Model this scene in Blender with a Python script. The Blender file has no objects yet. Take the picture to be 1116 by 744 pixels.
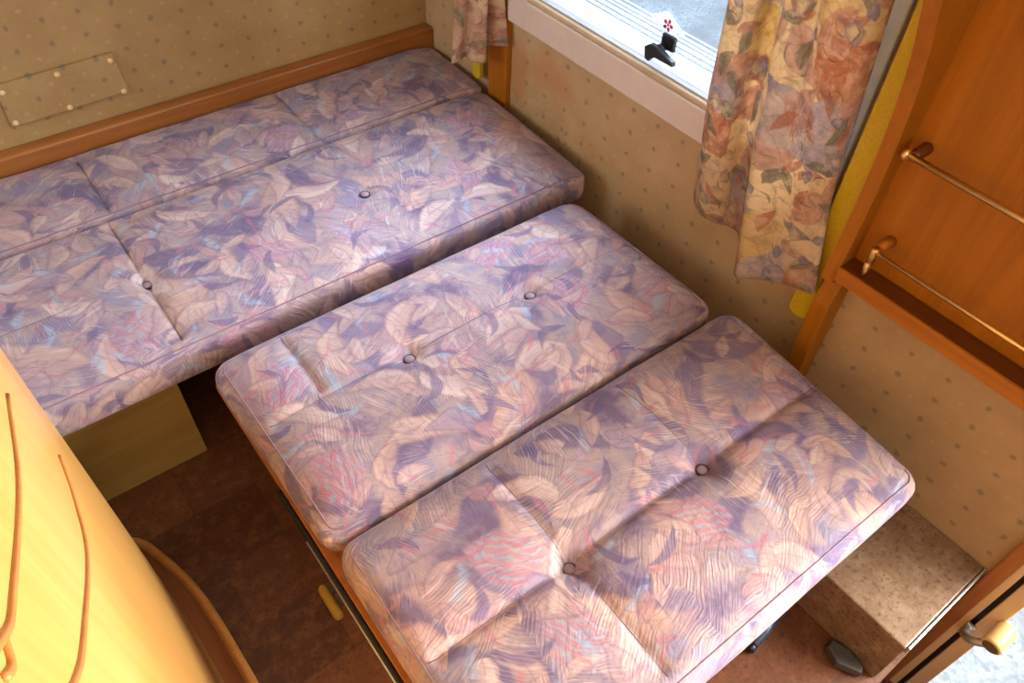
import bpy, bmesh, math, random
from mathutils import Vector, Matrix, noise
random.seed(4)
S = 1.2                                   # layout units -> metres
CAMZ = 1.662
scene = bpy.context.scene
col = scene.collection
def W(p): return Vector((p[0]*S, p[1]*S, p[2]*S + CAMZ))   # layout coordinates (eye level = 0) to metres

# ------------------------------------------------------------------ camera
cam = bpy.data.cameras.new('camera'); cam_o = bpy.data.objects.new('camera', cam); col.objects.link(cam_o)
R = Matrix(((0.79650466, 0.43051018, -0.42454836), (-0.60370017, 0.60522865, -0.51888764), (0.03356242, 0.66959634, 0.74196651)))
cam_o.matrix_world = Matrix.Translation(W((0, 0, 0))) @ R.to_4x4()
cam.sensor_width = 36; cam.lens = 36*839.44/1116; cam.clip_start = 0.01; cam.clip_end = 100
scene.camera = cam_o
# ------------------------------------------------------------------ world, sun, daylight at real and added openings, exposure
scene.view_settings.view_transform = 'Standard'; scene.view_settings.look = 'None'
scene.view_settings.gamma = 1; scene.view_settings.use_curve_mapping = False
scene.view_settings.exposure = -0.02
world = bpy.data.worlds.new('sky'); scene.world = world; world.use_nodes = True
bg = world.node_tree.nodes['Background']; bg.inputs[0].default_value = (0.66, 0.82, 1.0, 1); bg.inputs[1].default_value = 1.15
def aim(o, frm, to):
    o.location = W(frm); d = W(to) - W(frm); o.rotation_euler = d.to_track_quat('-Z', 'Y').to_euler()
def area(name, frm, to, sx, sy, power, color):
    l = bpy.data.lights.new(name, 'AREA'); l.shape = 'RECTANGLE'; l.size = sx; l.size_y = sy; l.energy = power; l.color = color
    o = bpy.data.objects.new(name, l); col.objects.link(o); aim(o, frm, to); return o
sun = bpy.data.lights.new('sun', 'SUN'); sun.energy = 1.9; sun.angle = 0.03; sun.color = (1, 0.96, 0.9)
sun_o = bpy.data.objects.new('sun', sun); col.objects.link(sun_o); aim(sun_o, (0, 0, 3), (0.15, 1.0, 1.6))
area('window_daylight', (2.1, 0.95, 0.45), (0.55, 0.82, -1.0), 1.8, 1.5, 56, (0.80, 0.88, 1.0)).data.spread = math.radians(84)
area('door_daylight', (1.42, -.62, -.50), (0.10, 0.24, -.62), 0.8, 1.0, 62, (1.0, 0.96, 0.90)).data.spread = math.radians(120)
area('front_fill_light', (.05, -1.25, .05), (.55, .9, -.8), 1.3, .8, 12, (1.0, .97, .93))  # added fill light behind the camera, outside the unseen front opening
area('left_fill_light', (-1.5, 1.25, .02), (1.0, .95, -.75), 1.0, .9, 25, (.98, .98, 1.0))  # fill light added from the left, through an opening out of view

# ------------------------------------------------------------------ helpers: objects
def tag(o, label=None, cat=None, group=None, kind=None):
    if label: o['label'] = label
    if cat: o['category'] = cat
    if group: o['group'] = group
    if kind: o['kind'] = kind
    return o
def thing(name, at, label, cat, group=None):
    o = bpy.data.objects.new(name, None); col.objects.link(o); o.location = W(at); o.empty_display_size = 0.05
    return tag(o, label, cat, group)
def obj(name, bm, mat, parent=None, smooth=False, origin=None):
    if parent is not None:
        base = Vector(parent.location)
        p = parent.parent
        while p is not None: base += p.location; p = p.parent
    for v in bm.verts: v.co = W(v.co)
    c = Vector((0, 0, 0))
    n = max(1, len(bm.verts))
    for v in bm.verts: c += v.co
    c /= n
    if parent is None:
        c.z = min(v.co.z for v in bm.verts)
    for v in bm.verts: v.co -= c
    bmesh.ops.recalc_face_normals(bm, faces=bm.faces)
    me = bpy.data.meshes.new(name); bm.to_mesh(me); bm.free()
    if smooth:
        for f in me.polygons: f.use_smooth = True
    for m in (mat if isinstance(mat, (list, tuple)) else [mat]): me.materials.append(m)
    o = bpy.data.objects.new(name, me); col.objects.link(o)
    if parent is not None:
        o.parent = parent; o.location = c - base
    else: o.location = c
    return o
def struct(name, bm, mat, parent=None, **k):
    o = obj(name, bm, mat, parent, **k)
    if parent is None: o['kind'] = 'structure'
    return o
# shapes, all in layout coordinates
def B(): return bmesh.new()
def box(bm, x0, x1, y0, y1, z0, z1, bev=0.0, seg=2):
    vs = [bm.verts.new((x, y, z)) for x in (x0, x1) for y in (y0, y1) for z in (z0, z1)]
    fs = [(0, 1, 3, 2), (4, 6, 7, 5), (0, 4, 5, 1), (2, 3, 7, 6), (0, 2, 6, 4), (1, 5, 7, 3)]
    F = [bm.faces.new([vs[i] for i in f]) for f in fs]
    if bev:
        es = list({e for f in F for e in f.edges})
        bmesh.ops.bevel(bm, geom=es, offset=bev, segments=seg, profile=0.5, affect='EDGES')
    return bm
def tube(bm, pts, r, n=10, cap=True, closed=False, flat=1.0):
    P = [Vector(p) for p in pts]; N = len(P); rings = []
    up = Vector((0, 0, 1)); prev = None
    for i, p in enumerate(P):
        if closed: t = P[(i+1) % N] - P[i-1]
        else: t = (P[min(i+1, N-1)] - P[max(i-1, 0)])
        t.normalize()
        a = prev if prev is not None else (up if abs(t.z) < 0.9 else Vector((1, 0, 0)))
        a = (a - t*a.dot(t)).normalized(); prev = a; b = t.cross(a)
        rr = r[i] if isinstance(r, (list, tuple)) else r
        rings.append([bm.verts.new(p + a*math.cos(2*math.pi*k/n)*rr*flat + b*math.sin(2*math.pi*k/n)*rr) for k in range(n)])
    for i in range(N if closed else N-1):
        A, C = rings[i], rings[(i+1) % N]
        for k in range(n): bm.faces.new((A[k], A[(k+1) % n], C[(k+1) % n], C[k]))
    if cap and not closed:
        bm.faces.new(rings[0][::-1]); bm.faces.new(rings[-1])
    return bm
def lathe(bm, at, axis, prof, n=20):
    """prof: list of (distance along axis, radius)"""
    ax = Vector(axis).normalized(); at = Vector(at)
    return tube(bm, [at + ax*d for d, r in prof], [max(r, 1e-5) for d, r in prof], n)
def prism(bm, poly, axis, a0, a1, bev=0.0):
    """poly in the two other coordinates, extruded along axis (0 x, 1 y, 2 z)"""
    def mk(p, a):
        q = list(p); q.insert(axis, a); return bm.verts.new(q)
    A = [mk(p, a0) for p in poly]; C = [mk(p, a1) for p in poly]; n = len(poly); F = []
    F.append(bm.faces.new(A[::-1])); F.append(bm.faces.new(C))
    for k in range(n): F.append(bm.faces.new((A[k], A[(k+1) % n], C[(k+1) % n], C[k])))
    if bev:
        es = list({e for f in F[:2] for e in f.edges})
        bmesh.ops.bevel(bm, geom=es, offset=bev, segments=2, profile=0.5, affect='EDGES')
    return bm
def crom(P, n):
    """catmull-rom through points"""
    P = [Vector(p) for p in P]; out = []
    Q = [P[0]*2-P[1]] + P + [P[-1]*2-P[-2]]
    for i in range(len(P)-1):
        a, b, c, d = Q[i:i+4]
        for k in range(n):
            t = k/n
            out.append(0.5*((2*b)+(c-a)*t+(2*a-5*b+4*c-d)*t*t+(3*b-a-3*c+d)*t**3))
    out.append(P[-1]); return out

# ------------------------------------------------------------------ helpers: materials
def srgb(r, g, b):
    f = lambda c: (c/255/12.92) if c/255 <= 0.04045 else ((c/255+0.055)/1.055)**2.4
    return (f(r), f(g), f(b), 1)
class NT:
    def __init__(s, name=None, tree=None):
        if tree is None:
            s.mat = bpy.data.materials.new(name); s.mat.use_nodes = True; s.t = s.mat.node_tree
            s.p = s.t.nodes['Principled BSDF']; s.out = s.t.nodes['Material Output']
        else: s.t = tree
    def n(s, typ, **kw):
        nd = s.t.nodes.new(typ)
        for k, v in kw.items(): setattr(nd, k, v)
        return nd
    def set(s, sock, v):
        if hasattr(v, 'links') or isinstance(v, bpy.types.NodeSocket): s.t.links.new(v, sock)
        elif v is not None:
            try: sock.default_value = v
            except Exception: sock.default_value = tuple(v)[:3]
    def math(s, op, a, b=None, c=None, clamp=False):
        nd = s.n('ShaderNodeMath', operation=op); nd.use_clamp = clamp
        for i, v in enumerate((a, b, c)):
            if v is not None: s.set(nd.inputs[i], v)
        return nd.outputs[0]
    def vec(s, op, a, b=None, scale=None):
        nd = s.n('ShaderNodeVectorMath', operation=op); s.set(nd.inputs[0], a)
        if b is not None: s.set(nd.inputs[1], b)
        if scale is not None: s.set(nd.inputs['Scale'], scale)
        return nd.outputs['Value'] if op in ('DOT_PRODUCT', 'LENGTH', 'DISTANCE') else nd.outputs[0]
    def mix(s, f, a, b, blend='MIX'):
        nd = s.n('ShaderNodeMix', data_type='RGBA', blend_type=blend)
        s.set(nd.inputs[0], f); s.set(nd.inputs[6], a); s.set(nd.inputs[7], b); return nd.outputs[2]
    def noise(s, v, scale, detail=2, rough=0.5, dist=0.0, dim='3D'):
        nd = s.n('ShaderNodeTexNoise', noise_dimensions=dim)
        if v is not None: s.set(nd.inputs['Vector'], v)
        nd.inputs['Scale'].default_value = scale; nd.inputs['Detail'].default_value = detail
        nd.inputs['Roughness'].default_value = rough; nd.inputs['Distortion'].default_value = dist
        return nd.outputs
    def ramp(s, f, stops, interp='LINEAR'):
        nd = s.n('ShaderNodeValToRGB'); s.set(nd.inputs[0], f); cr = nd.color_ramp; cr.interpolation = interp
        while len(cr.elements) < len(stops): cr.elements.new(0.5)
        for e, (p, c) in zip(cr.elements, stops):
            e.position = p; e.color = c if len(c) == 4 else (*c, 1)
        return nd.outputs[0]
    def smooth(s, v, a, b):
        nd = s.n('ShaderNodeMapRange', interpolation_type='SMOOTHSTEP'); s.set(nd.inputs[0], v)
        s.set(nd.inputs[1], a); s.set(nd.inputs[2], b); return nd.outputs[0]
    def xyz(s, v):
        nd = s.n('ShaderNodeSeparateXYZ'); s.set(nd.inputs[0], v); return nd.outputs
    def comb(s, x=0, y=0, z=0):
        nd = s.n('ShaderNodeCombineXYZ')
        for i, v in enumerate((x, y, z)): s.set(nd.inputs[i], v)
        return nd.outputs[0]
    def bump(s, h, strength=0.3, dist=0.002, normal=None):
        nd = s.n('ShaderNodeBump'); nd.inputs['Strength'].default_value = strength; nd.inputs['Distance'].default_value = dist
        s.set(nd.inputs['Height'], h)
        if normal is not None: s.set(nd.inputs['Normal'], normal)
        return nd.outputs[0]
    def obj(s): return s.n('ShaderNodeTexCoord').outputs['Object']
    def uv(s): return s.n('ShaderNodeUVMap').outputs[0]
    def pos(s): return s.n('ShaderNodeNewGeometry').outputs['Position']
    def fin(s, color=None, rough=0.5, normal=None, metal=0.0, spec=0.5, **kw):
        if color is not None: s.set(s.p.inputs['Base Color'], color)
        s.set(s.p.inputs['Roughness'], rough); s.p.inputs['Metallic'].default_value = metal
        s.p.inputs['Specular IOR Level'].default_value = spec
        if normal is not None: s.set(s.p.inputs['Normal'], normal)
        for k, v in kw.items(): s.set(s.p.inputs[k.replace('_', ' ')], v)
        return s.mat
def plain(name, rgb, rough=0.5, metal=0.0, var=0.06, spec=0.5, nscale=30):
    m = NT(name); c = srgb(*rgb)
    f = m.noise(m.obj(), nscale, 3)[0]
    d = tuple(x*(1-var*2) for x in c[:3]) + (1,); l = tuple(min(1, x*(1+var)) for x in c[:3]) + (1,)
    return m.fin(m.ramp(f, [(0.3, d), (0.7, l)]), rough, metal=metal, spec=spec)
def wood(name, dark, light, axis=0, rough=0.4, scale=1.0, coat=0.0, dots=True, spec=0.5):
    m = NT(name); v = m.obj()
    sc = [30*scale]*3; sc[axis] = 1.6*scale
    mp = m.n('ShaderNodeMapping'); m.set(mp.inputs[0], v); mp.inputs['Scale'].default_value = sc
    a = m.noise(mp.outputs[0], 1.0, 5, 0.6, 0.6)[0]
    sc2 = [160*scale]*3; sc2[axis] = 9*scale
    mp2 = m.n('ShaderNodeMapping'); m.set(mp2.inputs[0], v); mp2.inputs['Scale'].default_value = sc2
    b = m.noise(mp2.outputs[0], 1.0, 2)[0]
    f = m.math('ADD', m.math('MULTIPLY', a, 0.75), m.math('MULTIPLY', b, 0.25))
    c = m.ramp(f, [(0.30, srgb(*dark)), (0.68, srgb(*light))])
    return m.fin(c, rough, m.bump(b, 0.08, 0.0005), spec=spec, Coat_Weight=coat, Coat_Roughness=0.15)

# leaf group: scattered, rotated leaf shapes
def leaf_group():
    g = bpy.data.node_groups.new('scattered_leaf', 'ShaderNodeTree')
    for nm, d in (('Vector', None), ('Scale', 8), ('Offset', None), ('Length', 0.06), ('Width', 0.02), ('Bend', 0.0), ('Probability', 1.0), ('Soft', 0.003)):
        sk = g.interface.new_socket(nm, in_out='INPUT', socket_type='NodeSocketVector' if d is None else 'NodeSocketFloat')
        if d is not None: sk.default_value = d
    for nm in ('Mask', 'X', 'Y', 'Rand', 'Edge'): g.interface.new_socket(nm, in_out='OUTPUT', socket_type='NodeSocketFloat')
    m = NT(tree=g); gi = g.nodes.new('NodeGroupInput').outputs; go = g.nodes.new('NodeGroupOutput').inputs
    v = m.vec('ADD', gi['Vector'], gi['Offset'])
    vo = m.n('ShaderNodeTexVoronoi', voronoi_dimensions='2D'); m.set(vo.inputs['Vector'], v); m.set(vo.inputs['Scale'], gi['Scale'])
    c = m.xyz(vo.outputs['Color'])
    d = m.vec('SUBTRACT', v, vo.outputs['Position'])
    ro = m.n('ShaderNodeVectorRotate', rotation_type='Z_AXIS'); m.set(ro.inputs['Vector'], d); m.set(ro.inputs['Angle'], m.math('MULTIPLY', c[0], 6.283))
    p = m.xyz(ro.outputs[0])
    xl = m.math('DIVIDE', p[0], gi['Length']); x2 = m.math('MULTIPLY', xl, xl)
    y = m.math('ADD', p[1], m.math('MULTIPLY', gi['Bend'], x2))
    e = m.math('SUBTRACT', m.math('MULTIPLY', gi['Width'], m.math('SUBTRACT', 1.0, x2)), m.math('ABSOLUTE', y))
    mk = m.smooth(e, 0.0, gi['Soft'])
    mk = m.math('MULTIPLY', mk, m.math('LESS_THAN', c[1], gi['Probability']))
    for nm, s_ in (('Mask', mk), ('X', p[0]), ('Y', y), ('Rand', c[2]), ('Edge', e)): m.set(go[nm], s_)
    return g
LEAF = leaf_group()
def leaf(m, v, scale, off, L, Wd, bend=0.0, prob=1.0, soft=0.003):
    nd = m.n('ShaderNodeGroup'); nd.node_tree = LEAF
    m.set(nd.inputs['Vector'], v); nd.inputs['Scale'].default_value = scale; nd.inputs['Offset'].default_value = (off[0], off[1], 0)
    for k, x in (('Length', L), ('Width', Wd), ('Bend', bend), ('Probability', prob), ('Soft', soft)): nd.inputs[k].default_value = x
    return nd.outputs
def warp(m, v, scale, amt, detail=2):
    c = m.noise(v, scale, detail, dim='2D')[1]
    return m.vec('ADD', v, m.vec('SCALE', m.vec('SUBTRACT', c, (0.5, 0.5, 0.5)), scale=amt))

def fabric_material():
    m = NT('upholstery_fabric'); uv = m.uv()
    w = warp(m, warp(m, uv, 5, 0.05), 22, 0.013, 2)
    # brush strokes: each patch has its own direction
    vo = m.n('ShaderNodeTexVoronoi', voronoi_dimensions='2D'); m.set(vo.inputs['Vector'], warp(m, uv, 10, .05)); vo.inputs['Scale'].default_value = 11
    ang = m.math('MULTIPLY', m.xyz(vo.outputs['Color'])[0], 3.14)
    rot = m.n('ShaderNodeVectorRotate', rotation_type='Z_AXIS'); m.set(rot.inputs['Vector'], warp(m, uv, 12, .022)); m.set(rot.inputs['Angle'], ang)
    r_ = m.xyz(rot.outputs[0])
    brush = m.noise(m.comb(m.math('MULTIPLY', r_[0], 120), m.math('MULTIPLY', r_[1], 12), 0), 1.0, 3, .62, dim='2D')[0]
    st = m.math('SINE', m.math('ADD', m.math('MULTIPLY', r_[0], 1050), m.math('MULTIPLY', brush, 7)))
    st_f = m.smooth(st, 0.1, 0.9)
    n1 = m.noise(w, 8, 4, .6, dim='2D')[0]
    c = m.ramp(n1, [(0.34, srgb(126, 108, 132)), (0.44, srgb(156, 138, 150)), (0.54, srgb(180, 158, 154)), (0.66, srgb(152, 142, 160))])
    bk = m.smooth(brush, .25, .6)
    def lay(c, colr, out, k=1.0, br=.32):
        f = m.math('MULTIPLY', out['Mask'], m.math('ADD', k*(1-br), m.math('MULTIPLY', bk, k*br)))
        return m.mix(f, c, colr)
    def leafc(out, dark, lo, hi, w0=.012):
        cc = m.mix(m.smooth(out['Edge'], 0.0, w0), dark, m.mix(out['Rand'], lo, hi))
        side = m.smooth(m.math('ADD', out['Y'], m.math('MULTIPLY', m.math('SUBTRACT', brush, .5), .012)), -.012, .012)   # one half of the leaf is printed darker
        cc = m.mix(m.math('MULTIPLY', side, .30), cc, dark)
        rib = m.math('SUBTRACT', 1.0, m.smooth(m.math('ABSOLUTE', out['Y']), .0004, .0022))
        return m.mix(m.math('MULTIPLY', rib, .30), cc, dark)
    a = leaf(m, w, 5.2, (3.1, 1.7), .12, .050, .03, .8, .012)
    c = lay(c, leafc(a, srgb(150, 118, 128), srgb(214, 178, 158), srgb(186, 158, 156), .02), a, .85)
    a = leaf(m, w, 6.0, (7.3, 2.9), .11, .032, .05, .7, .012)
    c = lay(c, m.mix(a['Rand'], srgb(104, 90, 130), srgb(140, 126, 154)), a, .8)
    a = leaf(m, w, 4.6, (1.3, 8.2), .075, .060, .02, .6, .016)       # rose patches with pale blue veins
    ros = m.mix(a['Rand'], srgb(206, 136, 148), srgb(184, 146, 158))
    vein = m.smooth(m.math('SINE', m.math('ADD', m.math('MULTIPLY', a['Y'], 380), m.math('MULTIPLY', m.noise(w, 30, 3, dim='2D')[0], 14))), .1, .9)
    ros = m.mix(m.math('MULTIPLY', vein, .75), ros, srgb(160, 184, 204))
    c = lay(c, ros, a, .72)
    a = leaf(m, w, 6.6, (11.3, 4.4), .085, .030, -.03, .75, .006)
    c = lay(c, leafc(a, srgb(160, 126, 128), srgb(224, 204, 196), srgb(208, 174, 160), .014), a, .9, .35)
    a = leaf(m, w, 9.0, (15.7, 6.1), .05, .014, .02, .5, .010)
    c = lay(c, srgb(164, 190, 214), a, .6, .8)
    a = leaf(m, w, 8.2, (9.2, 17.5), .058, .026, -.02, .6, .006)
    c = lay(c, leafc(a, srgb(134, 108, 128), srgb(216, 182, 160), srgb(166, 150, 172)), a, .8)
    a = leaf(m, w, 9.4, (5.9, 13.1), .055, .012, .03, .6, .006)
    c = lay(c, srgb(112, 98, 138), a, .75)
    a = leaf(m, w, 12.0, (2.2, 21.1), .045, .019, .012, .5, .005)
    c = lay(c, leafc(a, srgb(150, 118, 128), srgb(220, 196, 182), srgb(196, 150, 152)), a, .75)
    a = leaf(m, w, 14.0, (22.2, 1.1), .038, .006, .014, .5, .004)
    c = lay(c, srgb(196, 120, 136), a, .55)
    # scribbled contours and pale scratches
    vo2 = m.n('ShaderNodeTexVoronoi', voronoi_dimensions='2D', feature='DISTANCE_TO_EDGE'); m.set(vo2.inputs['Vector'], warp(m, w, 12, .10, 3)); vo2.inputs['Scale'].default_value = 11
    ln = m.math('SUBTRACT', 1.0, m.smooth(vo2.outputs['Distance'], 0.004, 0.05))
    c = m.mix(m.math('MULTIPLY', ln, .22), c, srgb(110, 92, 122))
    big = m.noise(uv, 7, 2, dim='2D')[0]
    stroke = m.math('MULTIPLY', st_f, m.smooth(big, .40, .60))
    c = m.mix(m.math('MULTIPLY', stroke, .14), c, srgb(232, 216, 212))
    c = m.mix(m.math('MULTIPLY', m.math('MULTIPLY', m.smooth(brush, .54, .72), m.smooth(big, .42, .58)), .38), c, srgb(230, 216, 214))
    c = m.mix(m.math('MULTIPLY', m.math('SUBTRACT', 1.0, m.smooth(brush, .28, .42)), .24), c, srgb(120, 100, 120))
    c = m.mix(1.0, c, (.88, .885, .93, 1), 'MULTIPLY')
    h = m.math('ADD', m.math('ADD', m.math('MULTIPLY', m.math('MULTIPLY', st, m.smooth(big, .42, .6)), .16), m.math('MULTIPLY', brush, 1.7)), m.math('MULTIPLY', m.noise(uv, 75, 4, .6, dim='2D')[0], 1.5))
    nrm = m.bump(h, 0.5, 0.0016)
    return m.fin(c, 0.85, nrm, spec=.2, Sheen_Weight=.08)
FAB = fabric_material()
PIPING = plain('piping_fabric', (146, 122, 136), .8)
THREAD = plain('seam_thread', (120, 98, 116), .9)
BUTTON = plain('button_fabric', (160, 138, 150), .7, nscale=120)
BUTRIM = plain('button_rim', (58, 38, 42), .6)

def curtain_material():
    m = NT('floral_curtain_print'); uv = m.uv(); w = warp(m, warp(m, uv, 14, .016), 60, .006)
    vo = m.n('ShaderNodeTexVoronoi', voronoi_dimensions='2D', distance='CHEBYCHEV'); m.set(vo.inputs['Vector'], w); vo.inputs['Scale'].default_value = 8.5; vo.inputs['Randomness'].default_value = .75
    r = m.xyz(vo.outputs['Color'])
    c = m.ramp(r[0], [(0, srgb(230, 202, 160)), (.30, srgb(220, 190, 128)), (.38, srgb(198, 140, 106)), (.50, srgb(232, 208, 168)), (.70, srgb(182, 168, 170)), (.9, srgb(212, 172, 146))], 'CONSTANT')
    c = m.mix(m.math('MULTIPLY', m.smooth(m.noise(w, 12, 3, dim='2D')[0], .4, .65), .4), c, srgb(220, 196, 164))
    mot = m.noise(w, 70, 3, dim='2D')[0]
    c = m.mix(m.math('MULTIPLY', m.smooth(mot, .45, .65), .3), c, srgb(216, 192, 166))
    def lay(c, colr, a, k=1.0): return m.mix(m.math('MULTIPLY', a['Mask'], k), c, colr)
    a = leaf(m, w, 9, (15, 8), .060, .034, .016, .7, .004)
    c = lay(c, m.mix(m.smooth(m.math('ABSOLUTE', a['Y']), 0, .004), srgb(188, 142, 118), m.mix(a['Rand'], srgb(204, 146, 116), srgb(196, 160, 150))), a, .7)
    a = leaf(m, w, 13, (3, 1), .036, .014, .010, .62, .003)
    c = lay(c, m.mix(m.smooth(m.math('ABSOLUTE', a['Y']), 0, .003), srgb(112, 110, 96), m.mix(a['Rand'], srgb(154, 148, 116), srgb(134, 134, 120))), a, .75)
    a = leaf(m, w, 15, (7, 5), .034, .011, -.012, .6, .003)
    c = lay(c, m.mix(a['Rand'], srgb(190, 116, 88), srgb(182, 136, 122)), a, .7)
    a = leaf(m, w, 16, (2, 9), .016, .012, .004, .34, .003)
    c = lay(c, m.mix(m.smooth(a['Edge'], .0, .010), srgb(124, 118, 142), srgb(158, 150, 164)), a, .75)
    a = leaf(m, w, 12, (12, 3), .022, .018, .008, .35, .003)
    c = lay(c, m.mix(m.smooth(a['Edge'], .003, .016), srgb(166, 146, 148), srgb(220, 202, 162)), a, .75)
    a = leaf(m, w, 18, (5, 14), .024, .0022, .018, .7, .001)
    c = lay(c, srgb(124, 112, 96), a, .6)
    wc = m.noise(w, 38, 4, .65, dim='2D')[0]
    c = m.mix(m.math('MULTIPLY', m.smooth(wc, .5, .68), .38), c, srgb(232, 212, 184))
    c = m.mix(m.math('MULTIPLY', m.math('SUBTRACT', 1.0, m.smooth(wc, .34, .5)), .30), c, srgb(140, 118, 108))
    vl = m.n('ShaderNodeTexVoronoi', voronoi_dimensions='2D', feature='DISTANCE_TO_EDGE'); m.set(vl.inputs['Vector'], warp(m, w, 16, .05, 3)); vl.inputs['Scale'].default_value = 20
    c = m.mix(m.math('MULTIPLY', m.math('SUBTRACT', 1.0, m.smooth(vl.outputs['Distance'], .01, .05)), .22), c, srgb(128, 106, 96))
    h = m.noise(uv, 300, 2, dim='2D')[0]
    m.fin(c, .85, m.bump(h, .15, .0006), spec=.15)
    tr = m.n('ShaderNodeBsdfTranslucent'); m.set(tr.inputs[0], c)
    mx = m.n('ShaderNodeMixShader'); mx.inputs[0].default_value = .45
    m.t.links.new(m.p.outputs[0], mx.inputs[1]); m.t.links.new(tr.outputs[0], mx.inputs[2]); m.t.links.new(mx.outputs[0], m.out.inputs[0])
    return m.mat
CURT = curtain_material()
HEM = plain('curtain_lining', (150, 122, 100), .85, nscale=80)

def wallpaper(name, ax, u0, du, v0, dv, painted_light=False, lo=(166, 134, 86), hi=(178, 148, 98)):
    """papered wall: rows of small grey-blue dots with cream ones between; ax = horizontal axis"""
    m = NT(name); p = m.pos(); s = m.xyz(p)
    u = m.math('DIVIDE', m.math('SUBTRACT', s[ax], u0), du); v = m.math('DIVIDE', m.math('SUBTRACT', s[2], v0), dv)
    nz = m.noise(p, 40, 2)[1]; nn = m.xyz(nz)
    def dots(du_, dv_, r0):
        a = m.math('SUBTRACT', m.math('FRACT', m.math('ADD', u, 100.5+du_)), .5); b = m.math('SUBTRACT', m.math('FRACT', m.math('ADD', v, 100.5+dv_)), .5)
        a = m.math('MULTIPLY', m.math('ADD', a, m.math('MULTIPLY', m.math('SUBTRACT', nn[0], .5), .16)), du)
        b = m.math('MULTIPLY', m.math('ADD', b, m.math('MULTIPLY', m.math('SUBTRACT', nn[1], .5), .16)), dv)
        d = m.math('SQRT', m.math('ADD', m.math('MULTIPLY', a, a), m.math('MULTIPLY', b, b)))
        return m.math('SUBTRACT', 1.0, m.smooth(d, r0*.6, r0*1.25))
    base = m.ramp(m.noise(p, 9, 4, .6)[0], [(.3, srgb(*lo)), (.7, srgb(*hi))])
    fine = m.noise(p, 160, 2)[0]
    base = m.mix(m.math('MULTIPLY', m.smooth(fine, .5, .7), .2), base, srgb(192, 166, 124))
    c = m.mix(m.math('MULTIPLY', dots(0, 0, .0068), .5), base, srgb(96, 98, 96))
    c = m.mix(m.math('MULTIPLY', dots(.5, .5, .005), .30), c, srgb(204, 178, 134))
    if painted_light:
        # orange bounce glow painted below the window near the corner, grey shade at wall foot
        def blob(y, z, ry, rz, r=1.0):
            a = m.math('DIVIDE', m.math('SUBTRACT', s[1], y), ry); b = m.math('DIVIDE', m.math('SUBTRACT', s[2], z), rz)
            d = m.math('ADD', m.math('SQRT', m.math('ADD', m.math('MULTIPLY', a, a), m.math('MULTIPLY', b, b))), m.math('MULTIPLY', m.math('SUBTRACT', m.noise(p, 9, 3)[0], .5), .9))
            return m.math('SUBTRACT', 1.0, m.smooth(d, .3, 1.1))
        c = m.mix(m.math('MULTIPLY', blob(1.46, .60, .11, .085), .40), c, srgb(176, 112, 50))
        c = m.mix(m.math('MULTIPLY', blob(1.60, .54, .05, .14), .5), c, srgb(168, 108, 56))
        foot_shade = m.math('MULTIPLY', m.smooth(m.noise(p, 60, 4, .65)[0], .55, .7), blob(1.5, .44, .5, .09))  # grey speckle painted in for shade low on the wall
        c = m.mix(m.math('MULTIPLY', foot_shade, .5), c, srgb(70, 72, 72))
    return m.fin(c, .55, m.bump(fine, .1, .0005), spec=.35)

def floor_material(name, c1, c2, hi, lo, sheet=False):
    m = NT(name); p = m.pos(); s = m.xyz(p)
    br = m.n('ShaderNodeTexBrick'); m.set(br.inputs['Vector'], p); br.offset = .5
    br.inputs['Scale'].default_value = 1; br.inputs['Mortar Size'].default_value = .0012; br.inputs['Brick Width'].default_value = .30; br.inputs['Row Height'].default_value = .165
    br.inputs['Color1'].default_value = srgb(*c1); br.inputs['Color2'].default_value = srgb(*c2); br.inputs['Mortar'].default_value = srgb(70, 42, 22)
    n1 = m.noise(p, 26, 5, .7)[0]; n2 = m.noise(p, 95, 4, .7)[0]
    c = m.mix(m.math('MULTIPLY', m.smooth(n1, .42, .7), .6), srgb(*c1) if sheet else br.outputs[0], srgb(*hi))
    c = m.mix(m.math('MULTIPLY', m.smooth(n2, .5, .68), .7), c, srgb(*lo))
    return m.fin(c, .42, m.bump(n2, .3, .0015), spec=.6)

def gravel_material():
    m = NT('gravel'); p = m.pos()
    vo = m.n('ShaderNodeTexVoronoi'); m.set(vo.inputs['Vector'], p); vo.inputs['Scale'].default_value = 75
    c = m.ramp(m.xyz(vo.outputs['Color'])[0], [(0, srgb(172, 180, 188)), (.4, srgb(200, 207, 214)), (1, srgb(222, 227, 232))])
    c = m.mix(m.smooth(m.noise(p, 3, 4)[0], .35, .7), c, srgb(176, 180, 184))
    return m.fin(c, .9, m.bump(vo.outputs['Distance'], .4, .010))

W_RACK_Z = wood('rack_wood', (150, 90, 14), (172, 106, 20), 2, .5, 1.0, .0, spec=.25)
W_RACK_Y = wood('rack_wood_lengthwise', (158, 92, 18), (182, 112, 28), 1, .5, 1.0, .0, spec=.3)
W_SHELF = wood('dark_shelf_wood', (88, 42, 12), (112, 58, 20), 1, .4)
W_CAB = wood('honey_cupboard_wood', (214, 154, 78), (232, 178, 98), 2, .32, .7, .25)
W_CABTRIM = wood('cupboard_moulding_wood', (188, 122, 56), (208, 146, 76), 2, .35, 1)
W_PLINTH = wood('plinth_wood', (120, 66, 30), (150, 88, 44), 1, .4)
W_RAIL = wood('rail_wood', (140, 84, 34), (176, 112, 52), 0, .4)
W_BASE = wood('bench_panel_wood', (160, 122, 52), (186, 148, 76), 0, .5, .6)
W_TABLE = wood('table_wood', (150, 90, 44), (180, 116, 60), 0, .4)
W_JAMB = wood('door_jamb_wood', (158, 96, 48), (190, 124, 66), 2, .4)
W_PALE = wood('pale_door_wood', (234, 196, 140), (246, 216, 168), 2, .4)
W_GRIP = wood('grip_wood', (220, 180, 112), (236, 204, 140), 0, .35)
BRASS = plain('brass', (236, 200, 130), .28, 1.0, .03)
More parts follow.
